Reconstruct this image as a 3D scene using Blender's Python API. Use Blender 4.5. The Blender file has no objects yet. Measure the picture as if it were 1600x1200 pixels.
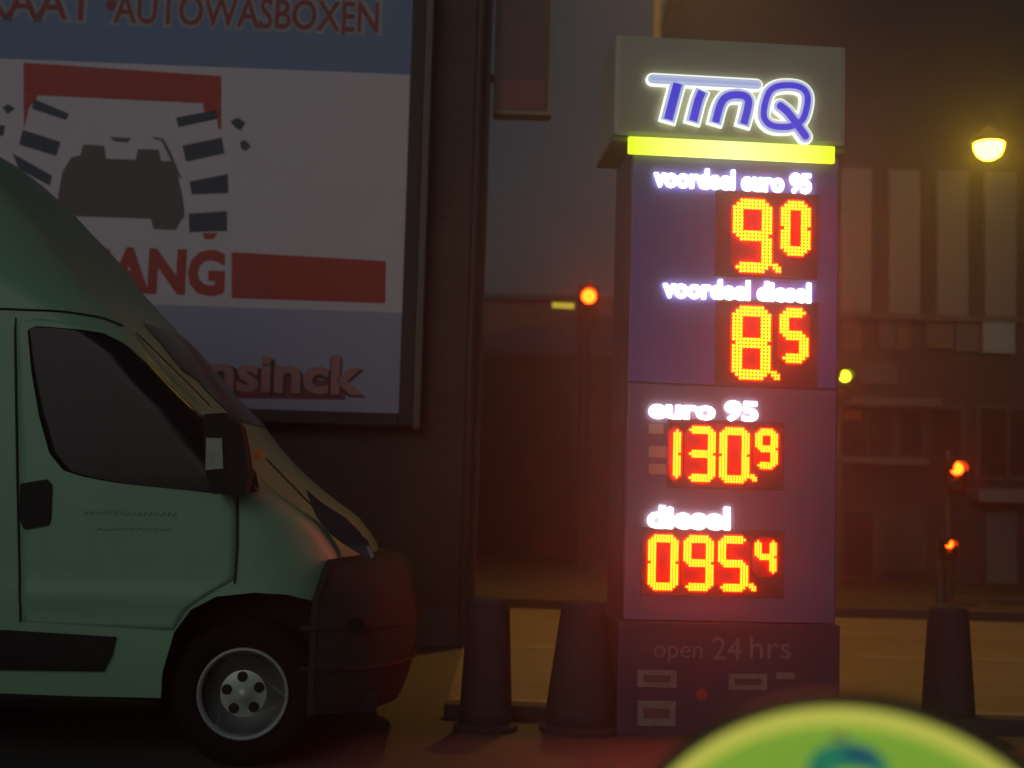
import bpy, bmesh, math, random
from mathutils import Vector, Matrix
random.seed(7)
S = bpy.context.scene
COL = S.collection
R = math.radians

# ---------------------------------------------------------------- camera
FPX, CX, CY = 2000.0, 800.0, 600.0        # focal length and centre in photograph pixels (1600 x 1200)
CAM_H, HORIZON, ROLL = 1.36, 760.0, R(1.6)
pitch = math.atan((HORIZON - CY) / FPX)
fw = Vector((0, math.cos(pitch), math.sin(pitch)))
rt0 = Vector((1, 0, 0)); up0 = rt0.cross(fw)
rt = rt0 * math.cos(ROLL) + up0 * math.sin(ROLL)
up = up0 * math.cos(ROLL) - rt0 * math.sin(ROLL)
EYE = Vector((0, 0, CAM_H))
cd = bpy.data.cameras.new('camera'); cam = bpy.data.objects.new('camera', cd); COL.objects.link(cam)
M3 = Matrix((rt, up, -fw)).transposed()
cam.matrix_world = Matrix.Translation(EYE) @ M3.to_4x4()
cd.sensor_width = 36.0; cd.lens = FPX / 1600 * 36.0
cd.clip_start = 0.05; cd.clip_end = 2000
cd.dof.use_dof = True; cd.dof.focus_distance = 6.2; cd.dof.aperture_fstop = 1.5
S.camera = cam

# ---------------------------------------------------------------- sky, sun, exposure
SUN_EL, SUN_AZ = R(1.0), R(285)
w = bpy.data.worlds.new('World'); S.world = w; w.use_nodes = True
nt = w.node_tree; bg = nt.nodes['Background']
sky = nt.nodes.new('ShaderNodeTexSky'); sky.sky_type = 'NISHITA'; sky.sun_disc = False
sky.sun_elevation = SUN_EL; sky.sun_rotation = SUN_AZ
sky.air_density = 1.0; sky.dust_density = 2.5; sky.ozone_density = 2.0
nt.links.new(sky.outputs[0], bg.inputs[0]); bg.inputs[1].default_value = 0.072
sl = bpy.data.lights.new('sun', 'SUN'); sl.energy = 0.40; sl.angle = R(40); sl.color = (1.0, 0.96, 0.92)
so = bpy.data.objects.new('sun', sl); COL.objects.link(so)
# low dusk glow coming over the photographer's left shoulder
so.rotation_euler = Vector((0.35, 1.0, -0.35)).to_track_quat('-Z', 'Y').to_euler()
S.view_settings.view_transform = 'Standard'; S.view_settings.look = 'None'
S.view_settings.exposure = 0; S.view_settings.gamma = 1
S.render.engine = 'CYCLES'
S.cycles.max_bounces = 4; S.cycles.volume_bounces = 0
S.cycles.use_denoising = True

# ---------------------------------------------------------------- pixel -> place
def ray(px, py): return fw + rt * ((px - CX) / FPX) + up * ((CY - py) / FPX)
def ground(px, py, z=0.0):
    d = ray(px, py); t = (z - CAM_H) / d.z
    return EYE + d * t
class Frame:
    """an upright plane: origin o on the ground, turned by yaw; local x along it, z up, y away from the viewer"""
    def __init__(s, o, yaw):
        s.o = Vector(o); s.yaw = yaw
        s.x = Vector((math.cos(yaw), math.sin(yaw), 0)); s.n = Vector((-math.sin(yaw), math.cos(yaw), 0))
    def L(s, px, py, dy=0.0):
        d = ray(px, py); p0 = s.o + s.n * dy
        t = (p0 - EYE).dot(s.n) / d.dot(s.n); p = EYE + d * t - s.o
        return (p.dot(s.x), p.z)
    def rect(s, x0, y0, x1, y1, dy=0.0):
        xm, ym = (x0 + x1) / 2, (y0 + y1) / 2
        return (s.L(x0, ym, dy)[0], s.L(xm, y1, dy)[1], s.L(x1, ym, dy)[0], s.L(xm, y0, dy)[1])

# ---------------------------------------------------------------- materials
MATS = {}
def mat(name, col, rough=0.6, metal=0.0, var=0.18, scale=6.0, bump=0.0, coat=0.0, emit=None, estr=0.0, spec=0.5):
    if name in MATS: return MATS[name]
    m = bpy.data.materials.new(name); m.use_nodes = True; MATS[name] = m
    N, Lk = m.node_tree.nodes, m.node_tree.links
    b = N['Principled BSDF']
    b.inputs['Roughness'].default_value = rough; b.inputs['Metallic'].default_value = metal
    b.inputs['Coat Weight'].default_value = coat; b.inputs['Coat Roughness'].default_value = 0.08
    b.inputs['Specular IOR Level'].default_value = spec
    tc = N.new('ShaderNodeTexCoord')
    nz = N.new('ShaderNodeTexNoise'); nz.inputs['Scale'].default_value = scale
    nz.inputs['Detail'].default_value = 7; nz.inputs['Roughness'].default_value = 0.65
    Lk.new(tc.outputs['Object'], nz.inputs['Vector'])
    mx = N.new('ShaderNodeMix'); mx.data_type = 'RGBA'
    mx.inputs['A'].default_value = (*[c * (1 - var) for c in col], 1)
    mx.inputs['B'].default_value = (*[min(1, c * (1 + var)) for c in col], 1)
    Lk.new(nz.outputs['Fac'], mx.inputs['Factor'])
    Lk.new(mx.outputs['Result'], b.inputs['Base Color'])
    mr = N.new('ShaderNodeMapRange')
    mr.inputs['To Min'].default_value = max(0.02, rough - 0.12); mr.inputs['To Max'].default_value = min(1, rough + 0.12)
    Lk.new(nz.outputs['Fac'], mr.inputs['Value']); Lk.new(mr.outputs['Result'], b.inputs['Roughness'])
    if bump:
        bp = N.new('ShaderNodeBump'); bp.inputs['Strength'].default_value = bump; bp.inputs['Distance'].default_value = 0.01
        nz2 = N.new('ShaderNodeTexNoise'); nz2.inputs['Scale'].default_value = scale * 14
        Lk.new(tc.outputs['Object'], nz2.inputs['Vector'])
        Lk.new(nz2.outputs['Fac'], bp.inputs['Height']); Lk.new(bp.outputs['Normal'], b.inputs['Normal'])
    if emit:
        b.inputs['Emission Color'].default_value = (*emit, 1); b.inputs['Emission Strength'].default_value = estr
    return m
def brick_mat(name, c1, c2, mortar, scale=1.0):
    m = bpy.data.materials.new(name); m.use_nodes = True; MATS[name] = m
    N, Lk = m.node_tree.nodes, m.node_tree.links; b = N['Principled BSDF']; b.inputs['Roughness'].default_value = 0.85
    tc = N.new('ShaderNodeTexCoord'); sp = N.new('ShaderNodeSeparateXYZ'); cb = N.new('ShaderNodeCombineXYZ')
    ad = N.new('ShaderNodeMath'); ad.operation = 'ADD'
    Lk.new(tc.outputs['Object'], sp.inputs[0]); Lk.new(sp.outputs['X'], ad.inputs[0]); Lk.new(sp.outputs['Y'], ad.inputs[1])
    Lk.new(ad.outputs[0], cb.inputs['X']); Lk.new(sp.outputs['Z'], cb.inputs['Y'])
    br = N.new('ShaderNodeTexBrick'); br.inputs['Scale'].default_value = scale
    br.inputs['Brick Width'].default_value = 0.22; br.inputs['Row Height'].default_value = 0.065; br.inputs['Mortar Size'].default_value = 0.009
    br.inputs['Color1'].default_value = (*c1, 1); br.inputs['Color2'].default_value = (*c2, 1); br.inputs['Mortar'].default_value = (*mortar, 1)
    Lk.new(cb.outputs[0], br.inputs['Vector'])
    nz = N.new('ShaderNodeTexNoise'); nz.inputs['Scale'].default_value = 1.3; nz.inputs['Detail'].default_value = 6
    Lk.new(tc.outputs['Object'], nz.inputs['Vector'])
    mr = N.new('ShaderNodeMapRange'); mr.inputs['To Min'].default_value = 0.6; mr.inputs['To Max'].default_value = 1.35
    Lk.new(nz.outputs['Fac'], mr.inputs['Value'])
    mx = N.new('ShaderNodeMix'); mx.data_type = 'RGBA'; mx.blend_type = 'MULTIPLY'; mx.inputs['Factor'].default_value = 1
    Lk.new(br.outputs['Color'], mx.inputs['A']); Lk.new(mr.outputs['Result'], mx.inputs['B'])
    Lk.new(mx.outputs['Result'], b.inputs['Base Color'])
    bp = N.new('ShaderNodeBump'); bp.inputs['Strength'].default_value = 0.5; bp.inputs['Distance'].default_value = 0.008; bp.invert = True
    Lk.new(br.outputs['Fac'], bp.inputs['Height']); Lk.new(bp.outputs['Normal'], b.inputs['Normal'])
    return m
def glow(name, col, strength):
    m = bpy.data.materials.new(name); m.use_nodes = True; MATS[name] = m
    b = m.node_tree.nodes['Principled BSDF']; mxc = max(col)
    b.inputs['Base Color'].default_value = (*[min(0.8, c / mxc * 0.6) for c in col], 1); b.inputs['Roughness'].default_value = 0.4
    b.inputs['Emission Color'].default_value = (*col, 1); b.inputs['Emission Strength'].default_value = strength
    return m

# ---------------------------------------------------------------- mesh helpers
def obj(name, bm, m, parent=None, smooth=False, loc=None):
    me = bpy.data.meshes.new(name); bm.normal_update(); bm.to_mesh(me); bm.free()
    o = bpy.data.objects.new(name, me); COL.objects.link(o)
    for mm in (m if isinstance(m, (list, tuple)) else [m]): me.materials.append(mm)
    if smooth:
        for p in me.polygons: p.use_smooth = True
    if parent is not None: o.parent = parent
    if loc is not None: o.location = loc
    return o
def thing(name, label, cat, loc=(0, 0, 0), yaw=0.0, group=None):
    o = bpy.data.objects.new(name, None); COL.objects.link(o); o.location = loc; o.rotation_euler = (0, 0, yaw)
    o.empty_display_size = 0.2
    return tag(o, label, cat, group)
def tag(o, label, cat, group=None):
    o['label'] = label; o['category'] = cat
    if group: o['group'] = group
    return o
def struct(o, kind='structure'):
    o['kind'] = kind; return o
def box(bm, x0, y0, z0, x1, y1, z1, bevel=0.0):
    t = bmesh.new()
    vs = [t.verts.new(p) for p in ((x0,y0,z0),(x1,y0,z0),(x1,y1,z0),(x0,y1,z0),(x0,y0,z1),(x1,y0,z1),(x1,y1,z1),(x0,y1,z1))]
    for f in ((3,2,1,0),(4,5,6,7),(0,1,5,4),(1,2,6,5),(2,3,7,6),(3,0,4,7)): t.faces.new([vs[i] for i in f])
    if bevel: bmesh.ops.bevel(t, geom=list(t.edges), offset=bevel, segments=2, affect='EDGES', profile=0.6)
    merge(bm, t)
def merge(bm, t):
    me = bpy.data.meshes.new('tmp'); t.to_mesh(me); t.free(); bm.from_mesh(me); bpy.data.meshes.remove(me)
def B(x0, y0, z0, x1, y1, z1, bevel=0.0):
    bm = bmesh.new(); box(bm, x0, y0, z0, x1, y1, z1, bevel); return bm
def lathe(bm, prof, n=24, axis='z', c=(0, 0, 0)):
    """prof: (radius, height) pairs turned round an axis; 'y' turns round y with height running along -y"""
    rings = []
    for r, h in prof:
        ring = []
        for k in range(n):
            a = 2 * math.pi * k / n
            p = (r * math.cos(a), r * math.sin(a), h) if axis == 'z' else (r * math.cos(a), -h, r * math.sin(a))
            ring.append(bm.verts.new((p[0] + c[0], p[1] + c[1], p[2] + c[2])))
        rings.append(ring)
    for a, b in zip(rings, rings[1:]):
        for k in range(n): bm.faces.new((a[k], a[(k + 1) % n], b[(k + 1) % n], b[k]))
    if prof[0][0] > 1e-4: bm.faces.new(list(reversed(rings[0])))
    if prof[-1][0] > 1e-4: bm.faces.new(rings[-1])
    return bm
def tube(bm, pts, r, n=10):
    pts = [Vector(p) for p in pts]; rings = []
    for i, p in enumerate(pts):
        d = (pts[min(i + 1, len(pts) - 1)] - pts[max(i - 1, 0)]).normalized()
        a = Vector((0, 1, 0)) if abs(d.y) < 0.9 else Vector((1, 0, 0))
        u = d.cross(a).normalized(); v = d.cross(u)
        rr = r[i] if isinstance(r, (list, tuple)) else r
        rings.append([bm.verts.new(p + (u * math.cos(t) + v * math.sin(t)) * rr) for t in [2 * math.pi * k / n for k in range(n)]])
    for a, b in zip(rings, rings[1:]):
        for k in range(n): bm.faces.new((a[k], a[(k + 1) % n], b[(k + 1) % n], b[k]))
    bm.faces.new(list(reversed(rings[0]))); bm.faces.new(rings[-1])
    return bm
def prism(bm, pts, y0, y1, bevel=0.0):
    """polygon in local (x, z) given thickness from y0 (front) to y1 (back)"""
    t = bmesh.new()
    ar = sum(a[0] * b[1] - b[0] * a[1] for a, b in zip(pts, pts[1:] + pts[:1]))
    if ar < 0: pts = pts[::-1]
    f = [t.verts.new((x, y0, z)) for x, z in pts]; b = [t.verts.new((x, y1, z)) for x, z in pts]; n = len(pts)
    t.faces.new(f); t.faces.new(b[::-1])
    for k in range(n): t.faces.new((f[(k + 1) % n], f[k], b[k], b[(k + 1) % n]))
    if bevel: bmesh.ops.bevel(t, geom=[e for e in t.edges if e.verts[0].co.y == e.verts[1].co.y == y0], offset=bevel, segments=2, affect='EDGES')
    t.normal_update()
    bmesh.ops.triangulate(t, faces=[q for q in t.faces if len(q.verts) > 4])
    bmesh.ops.recalc_face_normals(t, faces=list(t.faces))
    merge(bm, t); return bm
def stroke(bm, pts, wd, y0, y1, closed=False, cap='round'):
    """a pen stroke along a polyline in (x, z), mitred joins, given thickness"""
    P = [Vector(p) for p in pts]; n = len(P); h = wd / 2
    def nrm(d): d = d.normalized(); return Vector((-d.y, d.x))
    le, ri = [], []
    for i in range(n):
        if closed: d0, d1 = P[i] - P[i - 1], P[(i + 1) % n] - P[i]
        else:
            d0 = P[i] - P[i - 1] if i else P[1] - P[0]
            d1 = P[i + 1] - P[i] if i < n - 1 else P[i] - P[i - 1]
        m = (nrm(d0) + nrm(d1)).normalized(); k = h / max(0.35, m.dot(nrm(d0)))
        le.append(P[i] + m * k); ri.append(P[i] - m * k)
    if closed:
        t = bmesh.new()
        A = [[t.verts.new((q.x, y, q.y)) for q in s] for s in (le, ri) for y in (y0, y1)]
        for k in range(n):
            j = (k + 1) % n
            t.faces.new((A[0][k], A[0][j], A[2][j], A[2][k])); t.faces.new((A[1][j], A[1][k], A[3][k], A[3][j]))
            t.faces.new((A[0][j], A[0][k], A[1][k], A[1][j])); t.faces.new((A[2][k], A[2][j], A[3][j], A[3][k]))
        bmesh.ops.recalc_face_normals(t, faces=list(t.faces)); merge(bm, t); return bm
    def capp(p, d):
        if cap != 'round': return []
        d = d.normalized(); s = nrm(d)
        return [p + (s * math.cos(a) + d * math.sin(a)) * h for a in [math.pi * q / 8 for q in range(1, 8)]]
    poly = le + capp(P[-1], P[-1] - P[-2]) + ri[::-1] + [q for q in capp(P[0], P[0] - P[1])]
    return prism(bm, [(q.x, q.y) for q in poly], y0, y1)
def text_mesh(s, bold=0.0, shear=0.0, spacing=1.0):
    cu = bpy.data.curves.new('txt', 'FONT'); cu.body = s; cu.offset = bold; cu.shear = shear; cu.space_character = spacing
    cu.resolution_u = 3
    o = bpy.data.objects.new('txt', cu); COL.objects.link(o); dg = bpy.context.evaluated_depsgraph_get(); dg.update()
    me = bpy.data.meshes.new_from_object(o.evaluated_get(dg)); bpy.data.objects.remove(o); bpy.data.curves.remove(cu)
    return me
def text(name, s, rect, y, m, parent, bold=0.0, shear=0.0, depth=0.006, spacing=1.0):
    """lettering fitted to a box (x0, z0, x1, z1) of a plane, standing proud by depth"""
    me = text_mesh(s, bold, shear, spacing)
    bm = bmesh.new(); bm.from_mesh(me); bpy.data.meshes.remove(me)
    xs = [v.co.x for v in bm.verts]; zs = [v.co.y for v in bm.verts]
    ax, bx_, az, bz = min(xs), max(xs), min(zs), max(zs)
    for v in bm.verts:
        v.co = ((rect[0] + (v.co.x - ax) / (bx_ - ax) * (rect[2] - rect[0])), y, rect[1] + (v.co.y - az) / (bz - az) * (rect[3] - rect[1]))
    for f in bm.faces: f.smooth = False
    r = bmesh.ops.extrude_face_region(bm, geom=list(bm.faces))
    for v in [g for g in r['geom'] if isinstance(g, bmesh.types.BMVert)]: v.co.y -= depth
    bmesh.ops.recalc_face_normals(bm, faces=list(bm.faces))
    return obj(name, bm, m, parent)

# ================================================================ MATERIAL SET
asphalt = mat('asphalt', (0.05, 0.047, 0.045), 0.75, var=0.35, scale=1.6, bump=0.6)
forecourt_m = mat('forecourt_paving', (0.07, 0.078, 0.068), 0.8, var=0.5, scale=0.9, bump=0.5)
kerb_m = mat('kerb_concrete', (0.06, 0.055, 0.05), 0.85, var=0.3, scale=3, bump=0.4)
paint_w = mat('road_paint', (0.22, 0.20, 0.16), 0.7, var=0.6, scale=5)
brick_l = brick_mat('dark_brown_brick', (0.13, 0.075, 0.052), (0.09, 0.055, 0.04), (0.10, 0.085, 0.07))
brick_h = brick_mat('orange_brick', (0.28, 0.12, 0.06), (0.22, 0.09, 0.05), (0.2, 0.17, 0.15))
dark_brick = brick_mat('maroon_brick', (0.085, 0.032, 0.028), (0.06, 0.024, 0.022), (0.06, 0.05, 0.05))
black_pl = mat('black_plastic', (0.012, 0.012, 0.012), 0.6, var=0.2, bump=0.15, spec=0.25)
dark_metal = mat('dark_grey_metal', (0.06, 0.06, 0.062), 0.5, metal=0.3)
galv = mat('galvanised_steel', (0.38, 0.38, 0.38), 0.5, metal=0.6, var=0.2)

def streak_mat():
    m = mat('worn_asphalt', (0.15, 0.13, 0.09), 0.7, var=0.75, scale=1.0, bump=0.5)
    N_, L_ = m.node_tree.nodes, m.node_tree.links
    nz = [n_ for n_ in N_ if n_.type == 'TEX_NOISE'][0]; tc_ = [n_ for n_ in N_ if n_.type == 'TEX_COORD'][0]
    mp_ = N_.new('ShaderNodeMapping'); mp_.inputs['Scale'].default_value = (0.12, 2.2, 1)      # wheel tracks and wear run along the road
    L_.new(tc_.outputs['Object'], mp_.inputs['Vector']); L_.new(mp_.outputs[0], nz.inputs['Vector'])
    return m
# ================================================================ SETTING
def sheet(name, pts, z, m, n=1):
    bm = bmesh.new(); bm.faces.new([bm.verts.new((x, y, z)) for x, y in pts])
    o = obj(name, bm, m); return struct(o)
sheet('ground', [(-400, -60), (400, -60), (400, 600), (-400, 600)], 0.0, asphalt)
sheet('forecourt', [(-14, -12), (14, -12), (14, 7.55), (-14, 7.55)], 0.004, forecourt_m)
sheet('road', [(-0.35, 7.70), (60, 7.70), (60, 14.45), (-0.35, 14.45)], 0.004, streak_mat())
bm = bmesh.new()
x = -0.35
while x < 14:                                             # kerb stones along the road side of the forecourt
    box(bm, x + 0.006, 7.56, -0.05, x + 0.994, 7.70, 0.09, 0.012); x += 1.0
struct(obj('kerb', bm, kerb_m))
bm = bmesh.new(); box(bm, -0.35, 14.6, -0.05, 40, 16.9, 0.11); struct(obj('pavement', bm, mat('paving_slabs', (0.035, 0.033, 0.03), 0.85, var=0.3, scale=2.5, bump=0.4)))
bm = bmesh.new(); box(bm, -0.35, 14.45, -0.05, 40, 14.595, 0.115, 0.01); struct(obj('kerb', bm, kerb_m))
bm = bmesh.new(); box(bm, -0.35, 16.905, -0.05, 40, 19.9, 0.08); struct(obj('verge', bm, mat('verge_soil', (0.018, 0.018, 0.012), 0.95, var=0.5, scale=5, bump=0.8)))
for k, (y0, y1) in enumerate(((8.2, 8.32), (13.5, 13.62))):
    struct(obj('road_marking', B(-0.3, y0, 0.004, 40, y1, 0.010), paint_w))
x = 0.2
while x < 38:
    struct(obj('road_marking', B(x, 10.9, 0.004, x + 1.4, 11.02, 0.010), paint_w)); x += 2.8
# zebra bar lit by the lamp
for k in range(0):
    pass

# ================================================================ PRICE PYLON
PD = ground(1142, 1152)
PF = Frame((PD.x, PD.y, 0), R(4.5))
py = thing('price_pylon', 'tall petrol price pylon with blue logo, lime light bar and glowing red LED prices', 'price sign', PF.o, PF.yaw)
blue_panel = mat('blue_grey_panel', (0.15, 0.14, 0.52), 0.35, var=0.15, scale=3, coat=0.2)
side_m = mat('pylon_side_paint', (0.045, 0.04, 0.06), 0.45, var=0.2)
cap_m = mat('grey_cap_lime_spill', (0.5, 0.52, 0.36), 0.5, var=0.12, scale=4)  # greenish spill of the lime bar put into the grey
bx0, bz0, bx1, bz1 = PF.rect(979, 236, 1309, 972)
DEP = 0.55
obj('body', B(bx0, 0.0, bz0, bx1, DEP, bz1, 0.015), side_m, py)
pz = PF.L(1142, 603)[1]
obj('upper_panel', B(bx0 + 0.012, -0.012, pz + 0.006, bx1 - 0.012, 0.02, bz1 - 0.01, 0.004), blue_panel, py)
obj('lower_panel', B(bx0 + 0.012, -0.012, bz0 + 0.004, bx1 - 0.012, 0.02, pz - 0.006, 0.004), mat('warm_grey_panel', (0.20, 0.15, 0.28), 0.4, var=0.15, scale=3, coat=0.2), py)
obj('plinth', B(bx0 - 0.02, -0.02, 0.0, bx1 + 0.02, DEP + 0.02, bz0 - 0.002, 0.012), mat('plinth_paint', (0.06, 0.045, 0.085), 0.5, var=0.2), py)
cx0, cz0, cx1, cz1 = PF.rect(958, 66, 1319, 224)
cap = obj('cap', B(cx0, -0.04, cz0, cx1, DEP + 0.05, cz1, 0.03), cap_m, py)
obj('cap_trim', B(cx0 - 0.004, -0.044, cz0 - 0.03, cx1 + 0.004, DEP + 0.054, cz0 - 0.002, 0.006), mat('lime_trim', (0.20, 0.24, 0.03), 0.5), py)
gx0, gz0, gx1, gz1 = PF.rect(981, 221, 1304, 248, -0.06)
lime = glow('lime_light', (0.62, 0.86, 0.03), 1.6)
N, Lk = lime.node_tree.nodes, lime.node_tree.links       # tube inside the diffuser: brightest along the middle of the bar
tc = N.new('ShaderNodeTexCoord'); sp = N.new('ShaderNodeSeparateXYZ'); Lk.new(tc.outputs['Generated'], sp.inputs[0])
rp = N.new('ShaderNodeValToRGB'); e = rp.color_ramp.elements
e[0].position = 0; e[0].color = (0.55, 0.72, 0.004, 1); e[1].position = 1; e[1].color = (0.55, 0.72, 0.004, 1)
q = rp.color_ramp.elements.new(0.5); q.color = (0.80, 1.0, 0.30, 1)
Lk.new(sp.outputs['X'], rp.inputs[0]); Lk.new(rp.outputs[0], N['Principled BSDF'].inputs['Emission Color'])
obj('light_bar', B(gx0, -0.075, gz0, gx1, -0.0405, gz1, 0.010), lime, py)

# --- the logo: slanted tubular letters, blue faces in white glowing outlines
white_glow = glow('logo_outline_light', (0.42, 0.48, 0.62), 0.95)
white_edge = glow('logo_edge_light', (0.95, 1.0, 0.86), 1.25)
blue_face = glow('logo_blue_face', (0.055, 0.05, 0.75), 0.75)
LG = lambda pts: [PF.L(px, p_, -0.06) for px, p_ in pts]
pxm = abs(PF.L(1101, 160, -0.06)[0] - PF.L(1100, 160, -0.06)[0])
letters = [
    ('letter_T', [([(1019, 124), (1182, 133)], 8, False, 'round'), ([(1058, 132), (1053, 150), (1043, 188)], 16, False, 'flat')]),
    ('letter_i', [([(1096, 144), (1090, 158), (1082, 190)], 15, False, 'flat')]),
    ('letter_n', [([(1117, 192), (1124, 165), (1132, 153), (1144, 149), (1162, 150), (1169, 157), (1168, 168), (1161, 195)], 14, False, 'flat')]),
    ('letter_Q', [([(1198, 148), (1207, 138), (1222, 134), (1246, 135), (1258, 143), (1262, 156), (1256, 184), (1246, 195), (1230, 200), (1206, 199), (1194, 190), (1191, 177)], 12, True, 'flat'),
                  ([(1218, 167), (1230, 176), (1257, 214)], 14, False, 'round')]),
]
def smooth_px(pts, closed):
    for _ in range(2):
        n_ = len(pts); out = [] if closed else [pts[0]]
        for k in range(n_ if closed else n_ - 1):
            (xa, ya), (xb, yb) = pts[k], pts[(k + 1) % n_]
            out += [(xa * .75 + xb * .25, ya * .75 + yb * .25), (xa * .25 + xb * .75, ya * .25 + yb * .75)]
        pts = out if closed else out + [pts[-1]]
    return pts
def extend(pts, e):
    d0 = Vector(pts[0]) - Vector(pts[1]); d1 = Vector(pts[-1]) - Vector(pts[-2])
    return [tuple(Vector(pts[0]) + d0.normalized() * e)] + pts[1:-1] + [tuple(Vector(pts[-1]) + d1.normalized() * e)]
for nm, sts in letters:
    root = None
    for k, (pts, wd, closed, cp) in enumerate(sts):
        y = -0.0415 - 0.004 * k
        if len(pts) > 2: pts = smooth_px(pts, closed)
        opts = extend(pts, 4.5) if cp == 'flat' and not closed else pts
        bm = bmesh.new(); stroke(bm, LG(opts), (wd + 11) * pxm, y - 0.024, y, closed, cp)
        o = obj(nm, bm, white_edge, py) if root is None else obj('outline', bm, white_edge, root)
        root = root or o
        bm = bmesh.new(); stroke(bm, LG(extend(pts, 2.5) if opts is not pts else pts), (wd + 6.5) * pxm, y - 0.0305, y - 0.0245, closed, cp); obj('inlay', bm, white_glow, root)
        bm = bmesh.new(); stroke(bm, LG(pts), max(2.2, wd - 2.5) * pxm, y - 0.036, y - 0.031, closed, cp)
        obj('face', bm, blue_face if wd > 9 else mat('logo_pale_face', (0.4, 0.45, 0.6), 0.4, emit=(0.4, 0.48, 0.8), estr=0.8), root)

# --- captions above the prices
cap_white = glow('caption_light', (1.0, 0.98, 0.80), 9.0)
def caption(s, x0, y0, x1, y1): return text('caption', s, PF.rect(x0, y0, x1, y1), -0.013, cap_white, py, bold=0.033, depth=0.012)
caption('voordeel euro 95', 1021, 267, 1266, 299)
caption('voordeel diesel', 1035, 439, 1265, 470)
caption('euro 95', 1013, 625, 1183, 657)
caption('diesel', 1011, 791, 1139, 827)

# --- LED price displays
led = glow('led_red', (1.0, 0.046, 0.0012), 28.0)
digit_bloom_m = mat('digit_red_bloom', (0.36, 0.02, 0.015), 0.5, var=0.1)  # red plates behind the digits, painting the LED bloom between segments
disp = mat('display_window', (0.10, 0.035, 0.045), 0.5, var=0.1)
bez_m = mat('display_bezel', (0.10, 0.05, 0.09), 0.5)
SEG = {'0': 'abcdef', '1': 'bc', '3': 'abcdg', '4': 'bcfg', '5': 'acdfg', '8': 'abcdefg', '9': 'abcdfg'}
def seg_dots(ch, nc, nr):
    on = set(); m = (nr - 1) // 2
    def hor(r0):
        for dr in range(3):
            for c in range(2 if dr != 1 else 1, nc - (2 if dr != 1 else 1)): on.add((c, r0 + dr))
    def ver(c0, ra, rb):
        for dc in range(3):
            for r in range(ra + (1 if dc != 1 else 0), rb + 1 - (1 if dc != 1 else 0)): on.add((c0 + dc, r))
    for s in SEG[ch]:
        if s == 'a': hor(0)
        if s == 'g': hor(m - 1)
        if s == 'd': hor(nr - 3)
        if s == 'f': ver(0, 1, m)
        if s == 'b': ver(nc - 3, 1, m)
        if s == 'e': ver(0, m, nr - 2)
        if s == 'c': ver(nc - 3, m, nr - 2)
    for l_, u_, cc in (('f', 'e', (1, 2)), ('b', 'c', (nc - 3, nc - 2))):
        if l_ in SEG[ch] and u_ in SEG[ch]: on.update((c, m) for c in cc)
    return on
def dot_mesh(cells, X, Z, r, y):
    bm = bmesh.new()
    for c, rr in cells:
        cx, cz = X(c), Z(rr)
        a = [bm.verts.new((cx + r * math.cos(t), y, cz + r * math.sin(t))) for t in [k * math.pi / 3 for k in range(6)]]
        b = [bm.verts.new((cx + .62 * r * math.cos(t), y - 0.012, cz + .62 * r * math.sin(t))) for t in [k * math.pi / 3 for k in range(6)]]
        bm.faces.new(b)
        for k in range(6): bm.faces.new((a[k], a[(k + 1) % 6], b[(k + 1) % 6], b[k]))
    bmesh.ops.recalc_face_normals(bm, faces=list(bm.faces))
    return bm
def digit(parent, ch, x0, y0, x1, y1, small=False):
    nc, nr = (9, 17) if small else (11, 21)
    a, z0, b, z1 = PF.rect(x0, y0, x1, y1)
    sx, sz = (b - a) / nc, (z1 - z0) / nr
    ob = a + (b - a) * 0.6 if ch == '1' else a
    g_ = 0.009; q0, q1, w0, w1 = ob - g_, b + g_, z0 - g_, z1 + g_; ch_ = min(q1 - q0, w1 - w0) * (0.45 if ch == '1' else 0.26)
    obj('digit_red_bloom', prism(bmesh.new(), [(q0 + ch_, w0), (q1 - ch_, w0), (q1, w0 + ch_), (q1, w1 - ch_), (q1 - ch_, w1), (q0 + ch_, w1), (q0, w1 - ch_), (q0, w0 + ch_)], -0.0195, -0.0178), digit_bloom_m, parent)
    return obj('digit', dot_mesh(seg_dots(ch, nc, nr), lambda c: a + (c + .5) * sx, lambda r: z1 - (r + .5) * sz, 0.54 * min(sx, sz), -0.0205), led, parent)
def point(parent, x0, y0, x1, y1):
    a, z0, b, z1 = PF.rect(x0, y0, x1, y1); s = (b - a) / 3
    return obj('decimal_point', dot_mesh([(0, 0), (1, 0), (1, 1), (0, 1), (2, 1), (1, 2), (2, 2)], lambda c: a + (c + .5) * s, lambda r: z1 - (r + .5) * s, 0.5 * s, -0.0205), led, parent)
def display(x0, y0, x1, y1):
    a, z0, b, z1 = PF.rect(x0, y0, x1, y1)
    o = obj('price_display', B(a, -0.018, z0, b, 0.0, z1, 0.002), disp, py)
    bm = bmesh.new(); t = 0.014
    for q in ((a - t, z0 - t, a - .001, z1 + t), (b + .001, z0 - t, b + t, z1 + t), (a, z0 - t, b, z0 - .001), (a, z1 + .001, b, z1 + t)):
        box(bm, q[0], -0.0185, q[1], q[2], -0.0125, q[3])
    obj('bezel', bm, bez_m, o)
    return o
d = display(1120, 305, 1273, 432); digit(d, '9', 1143, 312, 1205, 427); digit(d, '0', 1218, 315, 1265, 401, True); point(d, 1205, 413, 1219, 427)
d = display(1120, 474, 1273, 600); digit(d, '8', 1142, 479, 1203, 594); digit(d, '5', 1216, 482, 1262, 568, True); point(d, 1203, 580, 1217, 594)
d = display(1045, 661, 1220, 761); digit(d, '1', 1016, 667, 1063, 751); digit(d, '3', 1071, 666, 1117, 753); digit(d, '0', 1122, 668, 1170, 755); digit(d, '9', 1178, 670, 1214, 733, True); point(d, 1170, 741, 1181, 755)
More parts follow.
